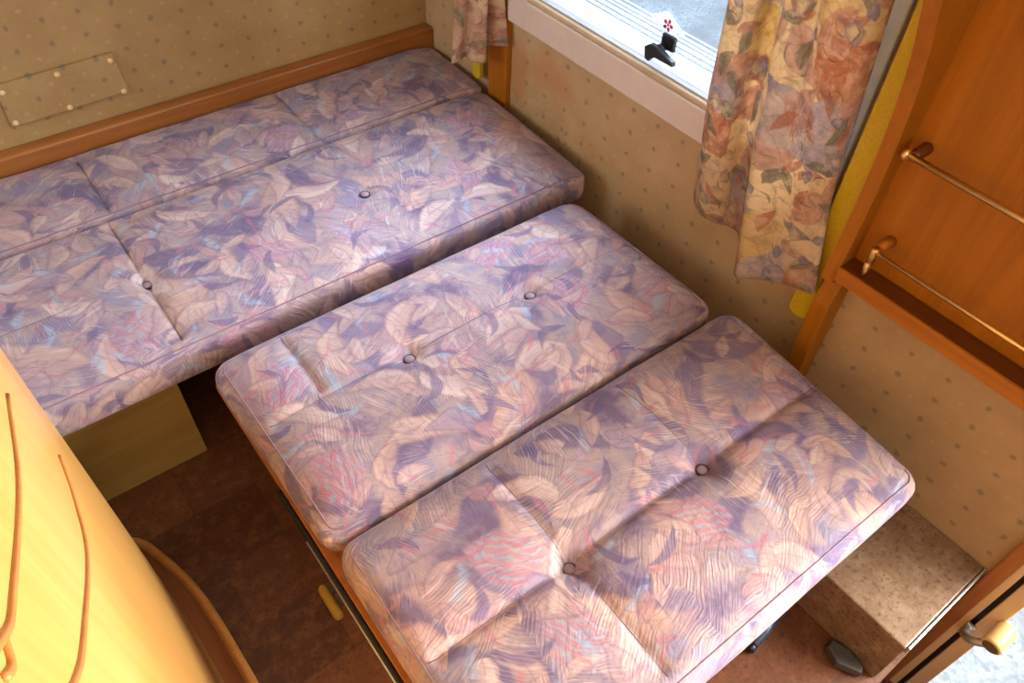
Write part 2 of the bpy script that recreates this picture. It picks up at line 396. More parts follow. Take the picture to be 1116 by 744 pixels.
CHROME = plain('chrome', (214, 214, 216), .38, .8, .02)
PVC = plain('window_plastic', (214, 200, 188), .4, var=.02)
PVCW = plain('white_sash_plastic', (236, 238, 242), .35, var=.01)
SEAL = plain('window_seal', (196, 172, 140), .6)
DARKSEAL = plain('dark_rubber', (24, 22, 22), .5)
BLACK = plain('black_plastic', (26, 28, 32), .35)
GREYPL = plain('grey_plastic', (78, 74, 70), .5)
YELLOW = plain('yellow_webbing', (196, 168, 8), .6, nscale=200)
CREAM = plain('screw_cap_plastic', (236, 202, 150), .4)
STEELB = plain('blue_grey_steel', (86, 98, 124), .35, .5)
JSHADE = plain('shaded_jamb_plastic', (150, 154, 156), .5)  # frame plastic made greyer to paint in the dim light on this jamb
CEIL = plain('ceiling_board', (222, 210, 190), .7)
VENTW = None
GRAVEL = gravel_material()
VINYL = floor_material('cork_pattern_vinyl', (112, 62, 30), (78, 40, 18), (136, 86, 46), (54, 28, 14))
VINYLB = floor_material('daylit_cork_pattern_vinyl', (130, 102, 76), (124, 90, 58), (170, 144, 116), (60, 42, 30), True)  # floor vinyl again, paler and greyer to paint in the door's daylight
WP_BACK = wallpaper('wallpaper_end_wall', 0, .114*S, .0667*S, CAMZ-.786*S, .049*S)
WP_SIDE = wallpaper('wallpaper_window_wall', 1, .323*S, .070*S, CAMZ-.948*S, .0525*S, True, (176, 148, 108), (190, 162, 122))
WP_REST = wallpaper('wallpaper_plain_side', 1, 0, .08, 0, .06)
def glass_material():
    m = NT('acrylic_pane'); t = m.n('ShaderNodeBsdfTransparent'); t.inputs[0].default_value = (.93, .97, 1, 1)
    g = m.n('ShaderNodeBsdfGlossy'); g.inputs['Roughness'].default_value = .05
    mx = m.n('ShaderNodeMixShader'); mx.inputs[0].default_value = .05
    m.t.links.new(t.outputs[0], mx.inputs[1]); m.t.links.new(g.outputs[0], mx.inputs[2]); m.t.links.new(mx.outputs[0], m.out.inputs[0])
    return m.mat
PANE = glass_material()
def streak_material(name, clear):
    m = NT(name); t = m.n('ShaderNodeBsdfTransparent'); d = m.n('ShaderNodeBsdfDiffuse'); d.inputs[0].default_value = (.9, .93, .97, 1)
    l = m.n('ShaderNodeBsdfTranslucent'); l.inputs[0].default_value = (.9, .94, 1, 1); m1 = m.n('ShaderNodeMixShader'); m1.inputs[0].default_value = .62
    m.t.links.new(d.outputs[0], m1.inputs[1]); m.t.links.new(l.outputs[0], m1.inputs[2])
    mx = m.n('ShaderNodeMixShader'); mx.inputs[0].default_value = 1-clear
    m.t.links.new(t.outputs[0], mx.inputs[1]); m.t.links.new(m1.outputs[0], mx.inputs[2]); m.t.links.new(mx.outputs[0], m.out.inputs[0])
    return m.mat
REFLECT = streak_material('pane_reflection', .35)  # whitish film for the reflections drawn on the pane
SASHW = streak_material('translucent_white_sash', .0)

# ================================================================== the shell
FL = -1.385
XR, YB, XL, YF, ZC = 1.07, 1.74, -.75, -.98, .16
WT = .03                                                  # wall thickness
bm = B(); box(bm, XL, .74, YF, -.05, FL-.04, FL); box(bm, XL, XR, -.05, YB, FL-.04, FL); struct('floor', bm, VINYL)
bm = B(); box(bm, XL, XR, YF, YB, ZC, ZC+.04)
struct('ceiling', bm, CEIL)
bm = B(); box(bm, XL-WT, XR+WT, YB, YB+WT, FL-.04, ZC+.04); struct('wall_back', bm, WP_BACK)
bm = B(); box(bm, XL-WT, XL, YF, .95, FL-.04, ZC+.04); box(bm, XL-WT, XL, 1.62, YB, FL-.04, ZC+.04); box(bm, XL-WT, XL, .95, 1.62, FL-.04, -.72); box(bm, XL-WT, XL, .95, 1.62, .06, ZC+.04); struct('wall_left', bm, WP_REST)
bm = B(); box(bm, XL+.0005, XL+.012, .91, 1.66, -.76, -.7205); box(bm, XL+.0005, XL+.012, .91, 1.66, .0605, .10); box(bm, XL+.0005, XL+.012, .91, .9495, -.7204, .0604); box(bm, XL+.0005, XL+.012, 1.6205, 1.66, -.7204, .0604); struct('added_window_left', bm, PVC)  # unseen window frame and opening, added so daylight reaches the right wall
bm = B(); box(bm, XL-WT, -.5, YF-WT, YF, FL-.04, ZC+.04); box(bm, .6, XR+WT, YF-WT, YF, FL-.04, ZC+.04); box(bm, -.5, .6, YF-WT, YF, FL-.04, -.62); box(bm, -.5, .6, YF-WT, YF, .05, ZC+.04); struct('wall_front', bm, WP_REST)
bm = B(); box(bm, -.5, .6, YF-.004, YF+.008, -.66, -.6205); box(bm, -.5, .6, YF+.0005, YF+.008, .0505, .09); box(bm, -.54, -.5005, YF+.0005, YF+.008, -.66, .09); box(bm, .6005, .64, YF+.0005, YF+.008, -.66, .09); struct('added_window_front', bm, PVC)  # window added out of view to let in the front fill
WY0, WY1, WZ0, WZ1 = .515, 1.295, -.745, -.10             # window opening
DY0, DY1, DZ1 = -.74, -.125, .05                          # door opening
bm = B()
box(bm, XR, XR+WT, WY1, YB, FL-.04, ZC+.04); box(bm, XR, XR+WT, WY0, WY1, FL-.04, WZ0); box(bm, XR, XR+WT, WY0, WY1, WZ1, ZC+.04)
box(bm, XR, XR+WT, -.05, WY0, FL-.04, ZC+.04); box(bm, XR, XR+WT, DY0, -.05, DZ1, ZC+.04); box(bm, XR, XR+WT, YF, DY0, FL-.04, ZC+.04)
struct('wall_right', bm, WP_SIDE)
# step well below the doorway
bm = B(); box(bm, .72, .74, -.74, -.052, -1.74, FL-.041); box(bm, .74, XR, -.052, -.030, -1.74, FL-.041); box(bm, .72, XR, -.74, -.052, -1.76, -1.74)
struct('trim_1', bm, VINYL)
# ground outside
bm = B(); box(bm, -6, 14, -8, 14, -2.06, -2.0); struct('ground', bm, GRAVEL)

# window
wn = B()
box(wn, XR-.018, XR-.0005, WY1+.0005, 1.362, WZ0-.068, WZ1+.06, .004)      # far jamb and corner piece
f = struct('window_1', wn, PVC)
fb = B(); box(fb, XR-.020, XR-.0005, WY0-.03, 1.2995, WZ0-.066, WZ0-.0012, .004); fo = obj('lower_frame', fb, PVC, f)
fb = B(); box(fb, XR-.018, XR-.0005, WY0-.03, WY1, WZ1, WZ1+.06, .004); obj('upper_frame', fb, PVC, f)
fb = B(); box(fb, XR-.014, XR-.0005, .484, WY0, WZ0, WZ1, .003); obj('near_jamb', fb, JSHADE, f)
fb = B(); tube(fb, [(XR-.008, WY0, WZ0+.002), (XR-.008, WY1, WZ0+.002)], .0065, 10); obj('seal_bead', fb, SEAL, f)
fb = B(); box(fb, XR+.012, XR+.030, WY0+.002, WY1-.002, WZ0+.0005, WZ0+.010, .002)
prism(fb, [(XR+.014, WZ0+.011), (XR+.030, WZ0+.011), (XR+.027, WZ0+.034), (XR+.022, WZ0+.034)], 1, WY0+.002, WY1-.002)
obj('sash', fb, SASHW, f)
fb = B(); box(fb, XR+.0225, XR+.0265, WY0+.002, WY1-.002, WZ0+.034, WZ1-.001); obj('pane', fb, PANE, f)
fb = B()
for k, (z, h) in enumerate(((.038, .007), (.050, .005), (.060, .006), (.071, .003), (.078, .004), (.088, .0025))):
    box(fb, XR+.0212, XR+.0222, WY0+.004, WY1-.004, WZ0+z, WZ0+z+h)
obj('reflection_streaks', fb, REFLECT, f)  # thin strips that stand in for white reflections low on the pane

# corner batten, wall rail
bm = B(); box(bm, XR-.016, XR-.0005, 1.362, 1.435, FL+.001, WZ0-.07, .003); struct('trim_2', bm, W_RACK_Z)
bm = B(); box(bm, XL+.001, XR-.001, 1.705, YB-.0005, -1.10, -.972, .006); struct('trim_3', bm, W_RAIL)

# ================================================================== vent panel on the end wall
t = thing('access_panel', (.165, YB, -.925), 'small wallpapered rectangular access panel screwed to the end wall above the bed', 'panel')
pv = B(); prism(pv, [(.044, -.928), (.287, -.921), (.281, -.832), (.048, -.836)], 1, YB-.009, YB-.0005, .001); obj('cover_plate', pv, WP_BACK, t)
for x, z in ((.057, -.852), (.165, -.845), (.273, -.846), (.054, -.92), (.162, -.92), (.277, -.919)):
    b = B(); lathe(b, (x, YB-.009, z), (0, -1, 0), [(0, .0062), (.0015, .0060), (.003, .0048), (.0042, .0025), (.0045, .0001)], 16); obj('screw_cap', b, CREAM, t, True)

# ================================================================== bench carcass
t = thing('bench', (.35, 1.4, FL), 'pale wooden bench base with dark open space under the long back cushions', 'bench')
b = B(); box(b, -.36, 1.008, 1.055, 1.70, -1.102, -1.0865); obj('top_board', b, W_BASE, t)
b = B(); box(b, -.36, .080, 1.095, 1.108, FL+.001, -1.1025, .001); obj('front_panel', b, W_BASE, t)
b = B(); box(b, .066, .079, 1.109, 1.70, FL+.001, -1.1025); obj('side_panel', b, W_BASE, t)
b = B(); box(b, -.36, -.347, 1.109, 1.70, FL+.001, -1.1025); obj('side_panel', b, W_BASE, t)
b = B(); box(b, .985, 1.002, 1.06, 1.70, FL+.001, -1.1025); obj('side_panel', b, W_BASE, t)

# ================================================================== cushions
def cushion(name, label, corners, zt, T, r, seams, pits, uvo, crown=.006, seed=0, step=.0046, puff=.004, sides='FBLR', roll=(.010, .010, .010, .010)):
    """corners: near-left, near-right, far-right, far-left in plan. seams: ('x'|'y', position, from, to, depth). pits: (x, y, depth, sigma)"""
    A, Bc, C, D = [Vector((*c, 0)) for c in corners]
    Lx = ((Bc-A).length + (C-D).length)/2; Ly = ((D-A).length + (C-Bc).length)/2
    def plan(u, v): return A*(1-u)*(1-v) + Bc*u*(1-v) + C*u*v + D*(1-u)*v
    def inv(x, y):
        u, v = .5, .5
        for _ in range(12):
            p = plan(u, v); du = plan(u+1e-4, v)-p; dv = plan(u, v+1e-4)-p
            ex, ey = x-p.x, y-p.y; det = (du.x*dv.y-dv.x*du.y)/1e-8
            u += (ex*dv.y-dv.x*ey)/1e-4/det; v += (du.x*ey-ex*du.y)/1e-4/det
        return u, v
    def dz(x, y):
        u, v = inv_c(x, y)
        h = crown*(1-(2*u-1)**2)*(1-(2*v-1)**2)
        for dist, rl in ((v*Ly, roll[0]), ((1-v)*Ly, roll[1]), (u*Lx, roll[2]), ((1-u)*Lx, roll[3])):
            h -= rl*math.exp(-(max(0, dist)/.040)**2)
        for ax, p, a, bb, dp in seams:
            q, w_ = (x, y) if ax == 'x' else (y, x)
            d = q-p; fade = max(0, min(1, (w_-a)/.02, (bb-w_)/.02)); fade = fade*fade*(3-2*fade)
            h -= fade*dp*(.55*math.exp(-(d/.0065)**2)+.45*math.exp(-(d/.028)**2))
        for px, py, dp, sg in pits:
            d2 = (x-px)**2+(y-py)**2; d = math.sqrt(d2)
            h -= dp*(.72*math.exp(-d2/(sg*sg*.42))+.28*math.exp(-d2/(sg*sg*3)))
        h += .0016*noise.noise(Vector((x*9+seed, y*9, seed)))+.0007*noise.noise(Vector((x*28+seed, y*28, seed*2)))
        return h
    def inv_c(x, y): return inv(x, y)
    nx, ny, nz = int(Lx/step), int(Ly/step), max(6, int(T/.006))
    bm = B(); uvl = bm.loops.layers.uv.new('UVMap'); cache = {}
    def vert(i, j, k):
        key = (i, j, k)
        if key in cache: return cache[key]
        # non-uniform spacing: denser near the rim
        u, v, w_ = i/nx, j/ny, k/nz
        x, y, z = (u-.5)*Lx, (v-.5)*Ly, (w_-.5)*T
        hx, hy, hz = Lx/2-r, Ly/2-r, T/2-min(r, T/2-.0005)
        q = Vector((max(-hx, min(hx, x)), max(-hy, min(hy, y)), max(-hz, min(hz, z))))
        d = Vector((x, y, z))-q
        p = q
        if d.length > 1e-9:
            m_ = max(abs(d.x), abs(d.y), abs(d.z))
            # cube shell -> sphere shell
            p = q + d.normalized()*m_ if m_ > 1e-9 else q
        # side puff
        s_ = 1-(2*p.z/T)**2
        ex = max(0, abs(p.x)-hx)/r; ey = max(0, abs(p.y)-hy)/r
        px = p.x + math.copysign(puff*s_*ex, p.x); py = p.y + math.copysign(puff*s_*ey, p.y)
        g = plan(px/Lx+.5, py/Ly+.5)
        top = max(0, (p.z)/(T/2)); top = top*top
        z_ = zt-T/2+p.z + (dz(g.x, g.y)*top if top > 0 else 0)
        wob = .0016*noise.noise(Vector((g.x*7+seed*3, g.y*7, p.z*12)))
        o = bm.verts.new((g.x+wob*ex, g.y+wob*ey, z_)); cache[key] = o; return o
    def quad(vs, uvs):
        fc = bm.faces.new(vs); fc.smooth = True
        for l, uv_ in zip(fc.loops, uvs): l[uvl].uv = ((uv_[0]+uvo[0]), (uv_[1]+uvo[1]))
    X = lambda i: i/nx*Lx*S
    Y = lambda j: j/ny*Ly*S
    Z = lambda k: (nz-k)/nz*T*S
    for i in range(nx):
        for j in range(ny):
            quad([vert(i, j, nz), vert(i+1, j, nz), vert(i+1, j+1, nz), vert(i, j+1, nz)], [(X(i), Y(j)), (X(i+1), Y(j)), (X(i+1), Y(j+1)), (X(i), Y(j+1))])
            quad([vert(i, j, 0), vert(i, j+1, 0), vert(i+1, j+1, 0), vert(i+1, j, 0)], [(X(i), Y(j)), (X(i), Y(j+1)), (X(i+1), Y(j+1)), (X(i+1), Y(j))])
    for k in range(nz):
        for i in range(nx):
            quad([vert(i, 0, k), vert(i+1, 0, k), vert(i+1, 0, k+1), vert(i, 0, k+1)], [(X(i), -Z(k)), (X(i+1), -Z(k)), (X(i+1), -Z(k+1)), (X(i), -Z(k+1))])
            quad([vert(i, ny, k), vert(i, ny, k+1), vert(i+1, ny, k+1), vert(i+1, ny, k)], [(X(i), Y(ny)+Z(k)), (X(i), Y(ny)+Z(k+1)), (X(i+1), Y(ny)+Z(k+1)), (X(i+1), Y(ny)+Z(k))])
        for j in range(ny):
            quad([vert(0, j, k), vert(0, j, k+1), vert(0, j+1, k+1), vert(0, j+1, k)], [(-Z(k), Y(j)), (-Z(k+1), Y(j)), (-Z(k+1), Y(j+1)), (-Z(k), Y(j+1))])
            quad([vert(nx, j, k), vert(nx, j+1, k), vert(nx, j+1, k+1), vert(nx, j, k+1)], [(X(nx)+Z(k), Y(j)), (X(nx)+Z(k), Y(j+1)), (X(nx)+Z(k+1), Y(j+1)), (X(nx)+Z(k+1), Y(j))])
    cx = sum(c[0] for c in corners)/4; cy = sum(c[1] for c in corners)/4
    t = thing(name, (cx, cy, zt-T), label, 'cushion', 'floral upholstered cushions laid out as a bed')
    # piping: follows the rim at 45 degrees of the top fillet
    a45 = .62; rad = r
    loop = []
    def rim(ang_c, c): pass
    hx, hy = Lx/2-r, Ly/2-r; off = r*math.cos(a45*math.pi/2)*1.02+.0006; zz = zt-r+r*math.sin(a45*math.pi/2)+.0004
    cs = [(hx, hy, 0), (-hx, hy, 1), (-hx, -hy, 2), (hx, -hy, 3)]
    for qx, qy, k in cs:
        for s_ in range(9):
            an = (k + s_/8)*math.pi/2; loop.append((qx+off*math.cos(an), qy+off*math.sin(an)))
    dense = []
    for i in range(len(loop)):
        p, q = loop[i], loop[(i+1) % len(loop)]; n_ = max(1, int(math.hypot(q[0]-p[0], q[1]-p[1])/.02))
        for k in range(n_): dense.append((p[0]+(q[0]-p[0])*k/n_, p[1]+(q[1]-p[1])*k/n_))
    pts = []
    tw = math.sin(a45*math.pi/2)
    for x, y in dense:
        g = plan(x/Lx+.5, y/Ly+.5); k = max(0, (T/2-r+r*tw)/(T/2))**2
        pts.append((g.x, g.y, zz+dz(g.x, g.y)*k))
    tops = [v.co.copy() for (i, j, k), v in cache.items() if k == nz]
    cov = obj('cover', bm, FAB, t)
    sel = []
    for (x, y) in dense:
        ok = ('F' in sides and y < -hy+.004 and abs(x) < hx+r) or ('B' in sides and y > hy-.004) or ('L' in sides and x < -hx+.004) or ('R' in sides and x > hx-.004)
        sel.append(ok)
    n_ = len(pts)
    if all(sel):
        b = B(); tube(b, pts, .0012, 6, closed=True); obj('piping', b, PIPING, t, True)
    else:
        st_ = next(i for i in range(n_) if sel[i] and not sel[i-1]); run = []
        for k in range(n_+1):
            i = (st_+k) % n_
            if sel[i] and k < n_: run.append(pts[i])
            elif run:
                if len(run) > 6: b = B(); tube(b, run, .0012, 6); obj('piping', b, PIPING, t, True)
                run = []
    # stitched seams
    for ax, p, a, bb, dp in seams:
        n_ = max(4, int((bb-a-.01)/.012)); pts = []
        for k in range(n_+1):
            w_ = a+.005+(bb-a-.01)*k/n_; x, y = (p, w_) if ax == 'x' else (w_, p)
            if any((x-q[0])**2+(y-q[1])**2 < .008**2 for q in pits): 
                pass
            pts.append((x, y, zt+dz(x, y)+.0001))
        b = B(); tube(b, pts, .0007, 5); obj('seam', b, THREAD, t, True)
    for q in pits:
        if q[2] < .012: continue
        near = [p.z for p in tops if (p.x-q[0])**2+(p.y-q[1])**2 < .0095**2]
        z = sum(near)/len(near)+.0012
        b = B(); lathe(b, (q[0], q[1], z-.001), (0, 0, 1), [(0, .0094), (.003, .0096), (.005, .0086), (.0066, .0060), (.0072, .0025), (.0073, .0001)], 20); bt = obj('button', b, BUTTON, t, True)
        b = B(); tube(b, [(q[0]+.0098*math.cos(a_), q[1]+.0098*math.sin(a_), z+.0022) for a_ in [2*math.pi*k/24 for k in range(24)]], .0019, 8, closed=True); obj('rim', b, BUTRIM, bt, True)
    return t
ZT = -1.0
c0 = cushion('bench_cushion', 'narrow purple floral cushion strip tucked against the rear wall rail, farthest back', [(-.34, 1.447), (1.045, 1.446), (1.052, 1.700), (-.34, 1.700)], ZT-.001, .085, .016,
    [('x', .127, 1.45, 1.70, .014), ('x', .598, 1.45, 1.70, .012)], [(.127, 1.585, .009, .03), (.598, 1.585, .009, .03)], (3.3, 1.1), .005, 1, sides='F', roll=(.006, .006, .006, .012))
c1 = cushion('bench_cushion', 'long purple floral seat cushion filling the back bench, between narrow strip and aisle', [(-.34, 1.014), (1.018, 1.010), (1.036, 1.434), (-.34, 1.436)], ZT, .085, .020,
    [('x', .113, 1.03, 1.43, .015), ('y', 1.215, -.32, .0, .003)], [(.113, 1.219, .017, .026), (.573, 1.212, .014, .026)], (0, 0), .006, 2, sides='FR', roll=(.005, .007, .004, .014))
c2 = cushion('seat_cushion', 'middle floral cushion on the table leaf, rounded left corner, between long back and front cushions', [(.134, .552), (.948, .560), (.940, .966), (.128, .966)], ZT, .085, .033,
    [('y', .782, .15, .93, .008), ('x', .252, .785, .95, .012)], [(.412, .782, .025, .031), (.678, .782, .022, .030)], (5.2, .4), .008, 3, sides='LR', roll=(.016, .006, .012, .010))
c3 = cushion('seat_cushion', 'front floral seat cushion nearest the camera, with bright front edge over the footwell', [(.134, .106), (.926, .104), (.966, .540), (.138, .540)], ZT+.002, .088, .029,
    [('y', .324, .15, .95, .010), ('x', .390, .125, .53, .008), ('x', .662, .325, .53, .005)], [(.390, .323, .026, .032), (.662, .324, .026, .032)], (2.1, 3.7), .008, 4, sides='FL', roll=(.004, .012, .005, .008))

# ================================================================== lowered table under the two loose cushions
t = thing('dinette_table', (.6, .55, -1.11), 'lowered wooden dinette table with dark rubber edge under the two loose floral cushions', 'table')
b = B(); box(b, .128, .915, .16, .985, -1.108, -1.0885, .002); obj('tabletop', b, W_TABLE, t)
b = B(); box(b, .1205, .1275, .158, .725, -1.112, -1.089, .002); obj('edge_band', b, DARKSEAL, t)
b = B(); tube(b, [(.1195, .16, -1.098), (.1195, .62, -1.098)], .0020, 8); obj('trim_strip', b, CHROME, t, True)
b = B(); box(b, .15, .17, .20, .90, -1.16, -1.1085, .002); obj('apron', b, W_TABLE, t)
b = B(); lathe(b, (.106, .495, -1.125), (0, 1, 0), [(0, .003), (.003, .010), (.01, .012), (.05, .012), (.058, .010), (.062, .003)], 14)
for v in b.verts: v.co.x = .106+(v.co.x-.106)*.7
bt = obj('catch', b, plain('yellowed_catch_plastic', (150, 122, 44), .5), t, True)
b = B(); box(b, .104, .149, .512, .522, -1.13, -1.12); box(b, .104, .149, .536, .546, -1.13, -1.12); obj('catch_arm', b, GREYPL, bt)
b = B(); tube(b, [(.62, .56, FL+.001), (.62, .56, -1.109)], .022, 16); lathe(b, (.62, .56, FL+.0005), (0, 0, 1), [(0, .08), (.006, .08), (.012, .03)], 24); obj('pedestal', b, STEELB, t, True)

# ================================================================== footwell: step box, floor catch, tube
t = thing('step_box', (.95, .2, FL), 'cork patterned vinyl step box in the footwell under the wooden rack wall', 'step')
b = B(); box(b, .828, XR-.001, -.040, .55, FL+.0005, -1.245, .004); obj('body', b, VINYLB, t)
b = B(); box(b, .832, XR-.002, -.0445, -.0402, -1.262, -1.2435, .001); obj('edge_trim', b, CHROME, t)
b = B(); prism(b, [(.786, .016), (.797, .045), (.815, .046), (.8235, .020), (.820, -.015), (.806, -.022)], 2, FL+.0008, FL+.024, .004)
tag(obj('floor_catch', b, GREYPL), 'dark grey plastic catch on the floor against the step box', 'catch')
t = thing('steel_tube', (.73, .14, FL), 'blue grey steel tube lying on the footwell floor below the front cushion', 'tube')
b = B(); tube(b, [(.692, .126, FL+.0095), (.80, .138, FL+.0095)], .009, 14); obj('pipe', b, STEELB, t, True)
b = B(); lathe(b, (.684, .1252, FL+.0095), (.99, .11, 0), [(0, .007), (.002, .0094), (.014, .0094), (.0145, .0085)], 14); obj('end_cap', b, BLACK, t, True)

# ================================================================== door frame, door handle
bm = B(); box(bm, XR-.010, XR+.035, -.0725, -.0485, -1.80, DZ1-.001, .002); struct('trim_4', bm, W_JAMB)
bm = B(); box(bm, XR-.002, XR+.035, -.086, -.0730, -1.80, DZ1-.001, .001); struct('trim_5', bm, W_PALE)
bm = B(); box(bm, XR+.004, XR+.035, -.0945, -.0865, -1.80, DZ1-.001); struct('trim_6', bm, DARKSEAL)
bm = B(); box(bm, XR-.004, XR+.035, -.121, -.0950, -1.80, DZ1-.001, .002); struct('trim_7', bm, W_PALE)
t = thing('grab_handle', (XR, -.09, -1.39), 'curved metal handle with pale wooden grip on the door frame', 'handle')
b = B(); box(b, XR-.013, XR-.0045, -.100, -.084, -1.425, -1.385, .002); obj('mounting_plate', b, CHROME, t)
b = B(); tube(b, crom([(XR-.012, -.092, -1.405), (XR-.030, -.094, -1.395), (XR-.045, -.108, -1.372), (XR-.040, -.128, -1.352)], 8), .0075, 12); obj('arm', b, CHROME, t, True)
b = B(); lathe(b, (XR-.056, -.1300, -1.337), (1, -.03, .12), [(0, .0145), (.0015, .0175), (.004, .0182), (.05, .0182), (.054, .016), (.055, .012)], 24); obj('grip', b, W_GRIP, t, True)
b = B(); lathe(b, (XR-.0566, -.1300, -1.3371), (1, -.03, .12), [(-.0004, .014), (.0005, .0142)], 24); obj('end_cap', b, plain('dark_grip_end', (112, 88, 50), .5), t)

# ================================================================== wooden rack on the window wall
t = thing('magazine_rack', (1.04, .17, -.85), 'orange brown wooden wall rack with curved side and narrow shelf', 'rack')
RY0, RY1 = -.035, .402                                    # inner faces
b = B(); box(b, 1.052, XR-.0005, RY0, RY1, -.845, .05); obj('back_panel', b, W_RACK_Z, t)
prof = [(-.86, 1.012), (-.80, 1.017), (-.70, 1.019), (-.62, 1.014), (-.54, 1.003), (-.47, .985), (-.40, .957), (-.33, .93), (-.25, .91), (-.15, .90), (-.05, .905), (.05, .92)]
pr = crom([(x, z, 0) for z, x in prof], 5)
poly = [(p.x, p.y) for p in pr]
poly = [(1.012, -.872)] + poly + [(XR-.0005, .05), (XR-.0005, -.872)]
b = B(); prism(b, poly, 1, RY1+.0003, RY1+.0235, .0015); obj('side_panel', b, W_RACK_Z, t)
b = B(); prism(b, poly, 1, RY0-.0235, RY0-.0003, .0015); obj('side_panel', b, W_RACK_Z, t)
b = B(); prism(b, [(1.022, -.93), (1.035, -.8725), (XR-.0005, -.8725), (XR-.0005, -1.16), (1.030, -1.16)], 1, RY1-.008, RY1+.024, .002); obj('post', b, W_RACK_Z, t)
b = B(); box(b, 1.0125, 1.0515, RY0, RY1, -.846, -.832, .001); obj('shelf', b, W_SHELF, t)
b = B(); box(b, 1.006, 1.0122, RY0, RY1, -.858, -.8305, .0015); obj('shelf_lip', b, W_RACK_Y, t)
# upper rail on wooden pegs with a brass ball end
b = B(); tube(b, [(1.018, .383, -.610), (1.018, -.03, -.615)], .0050, 14); rl = obj('rail', b, BRASS, t, True)
for y in (.377, -.02):
    b = B(); lathe(b, (1.0515, y, -.607), (-1, 0, -.05), [(0, .0085), (.002, .0092), (.026, .0088), (.028, .0070), (.0325, .0070)], 18); obj('peg', b, W_SHELF, rl, True)
b = B(); lathe(b, (1.018, .3815, -.610), (0, 1, 0), [(0, .004), (.0015, .0078), (.005, .0098), (.009, .0088), (.012, .005), (.013, .0001)], 18); obj('ball_end', b, BRASS, rl, True)
# lower rail on a brass post
b = B(); tube(b, [(1.018, .366, -.777), (1.018, -.03, -.780)], .0036, 12); rl = obj('rail', b, BRASS, t, True)
for y in (.366, -.02):
    b = B(); lathe(b, (1.020, y, -.8315), (0, 0, 1), [(0, .0032), (.012, .0054), (.030, .0064), (.0315, .0050), (.0335, .0064), (.058, .0066), (.060, .0058)], 16); obj('post', b, BRASS, rl, True)
    b = B(); lathe(b, (1.0515, y-.004, -.768), (-1, .02, 0), [(0, .009), (.018, .0085), (.026, .0062)], 16); obj('peg', b, W_RACK_Y, rl, True)

# ================================================================== yellow straps beside the window
def strap(y0, y1, xf, zb, label):
    t = B(); w_ = (y1-y0)/2; yc = (y0+y1)/2; n = 10
    poly = [(yc-w_, -.25)] + [(yc-w_*math.cos(math.pi*k/n), zb+w_*.55-w_*.55*math.sin(math.pi*k/n)) for k in range(n+1)] + [(yc+w_, -.25)]
    prism(t, poly, 0, xf, xf+.012, .002)
    return tag(obj('strap', t, YELLOW), label, 'strap', 'yellow straps hanging beside the window')
strap(.431, .470, 1.040, -1.004, 'yellow strap hanging behind the large floral curtain beside the wooden rack')
strap(1.452, 1.484, 1.040, -1.002, 'end of yellow strap below the small curtain in the far corner')

# ================================================================== curtains
def curtain(name, label, sections, smooth_n, uvo, hemh):
    """sections: list of (z-list, points (x, y)) from hem to top"""
    rows = []
    secs = []
    for zs, pts in sections:
        cr = crom([(p[0], p[1], z) for p, z in zip(pts, zs)], smooth_n); secs.append(cr)
    M = 14; nc = len(secs[0])
    for a, c in zip(secs, secs[1:]):
        for k in range(M):
            f_ = k/M; rows.append([p.lerp(q, f_) for p, q in zip(a, c)])
    rows.append(secs[-1])
    for i, rw in enumerate(rows):
        for j, p in enumerate(rw):
            p.x += .0025*noise.noise(Vector((j*.12, i*.10, 3.3)))
    bm = B(); uvl = bm.loops.layers.uv.new('UVMap')
    arc = [0]
    ref = secs[len(secs)//2]
    for p, q in zip(ref, ref[1:]): arc.append(arc[-1]+(q-p).length*S)
    V_ = [[bm.verts.new(p) for p in rw] for rw in rows]
    for i in range(len(rows)-1):
        for j in range(nc-1):
            fc = bm.faces.new((V_[i][j], V_[i][j+1], V_[i+1][j+1], V_[i+1][j])); fc.smooth = True
            for l, (ii, jj) in zip(fc.loops, ((i, j), (i, j+1), (i+1, j+1), (i+1, j))):
                l[uvl].uv = (arc[jj]+uvo[0], (rows[ii][nc//2].z)*S+uvo[1])
    z0 = min(p.z for p in rows[0])
    t = thing(name, (sum(p.x for p in rows[0])/nc, sum(p.y for p in rows[0])/nc, z0), label, 'curtain')
    o = obj('drape', bm, CURT, t, True)
    md = o.modifiers.new('thickness', 'SOLIDIFY'); md.thickness = .0012; md.offset = 0
    b = B(); tube(b, [p+Vector((-.0004, 0, .0008)) for p in rows[0]], .0009, 6); obj('hem', b, HEM, t, True)
    return t
H = lambda pts: pts
curtain('curtain', 'large multicoloured floral curtain hanging beside the wooden rack', [
    ([-.915, -.922, -.925, -.925, -.93, -.94, -.935, -.925, -.925, -.92, -.91], [(1.036, .732), (1.022, .700), (1.030, .664), (1.044, .640), (1.040, .612), (.998, .578), (.956, .546), (.970, .515), (.998, .482), (1.020, .428), (1.034, .455)]),
    ([-.68]*11, [(1.026, .750), (1.000, .722), (1.012, .690), (1.045, .680), (1.040, .655), (1.010, .630), (.985, .602), (.992, .565), (.998, .530), (1.014, .482), (1.034, .478)]),
    ([-.45]*11, [(1.024, .756), (.996, .728), (1.004, .690), (1.044, .690), (1.038, .662), (1.004, .642), (1.014, .616), (1.026, .600), (.996, .570), (1.006, .515), (1.034, .498)]),
    ([-.10]*11, [(1.026, .764), (1.000, .736), (1.010, .700), (1.044, .700), (1.036, .672), (1.006, .652), (1.020, .628), (1.030, .608), (1.002, .585), (1.010, .535), (1.034, .515)]),
], 8, (0, 0), .01)
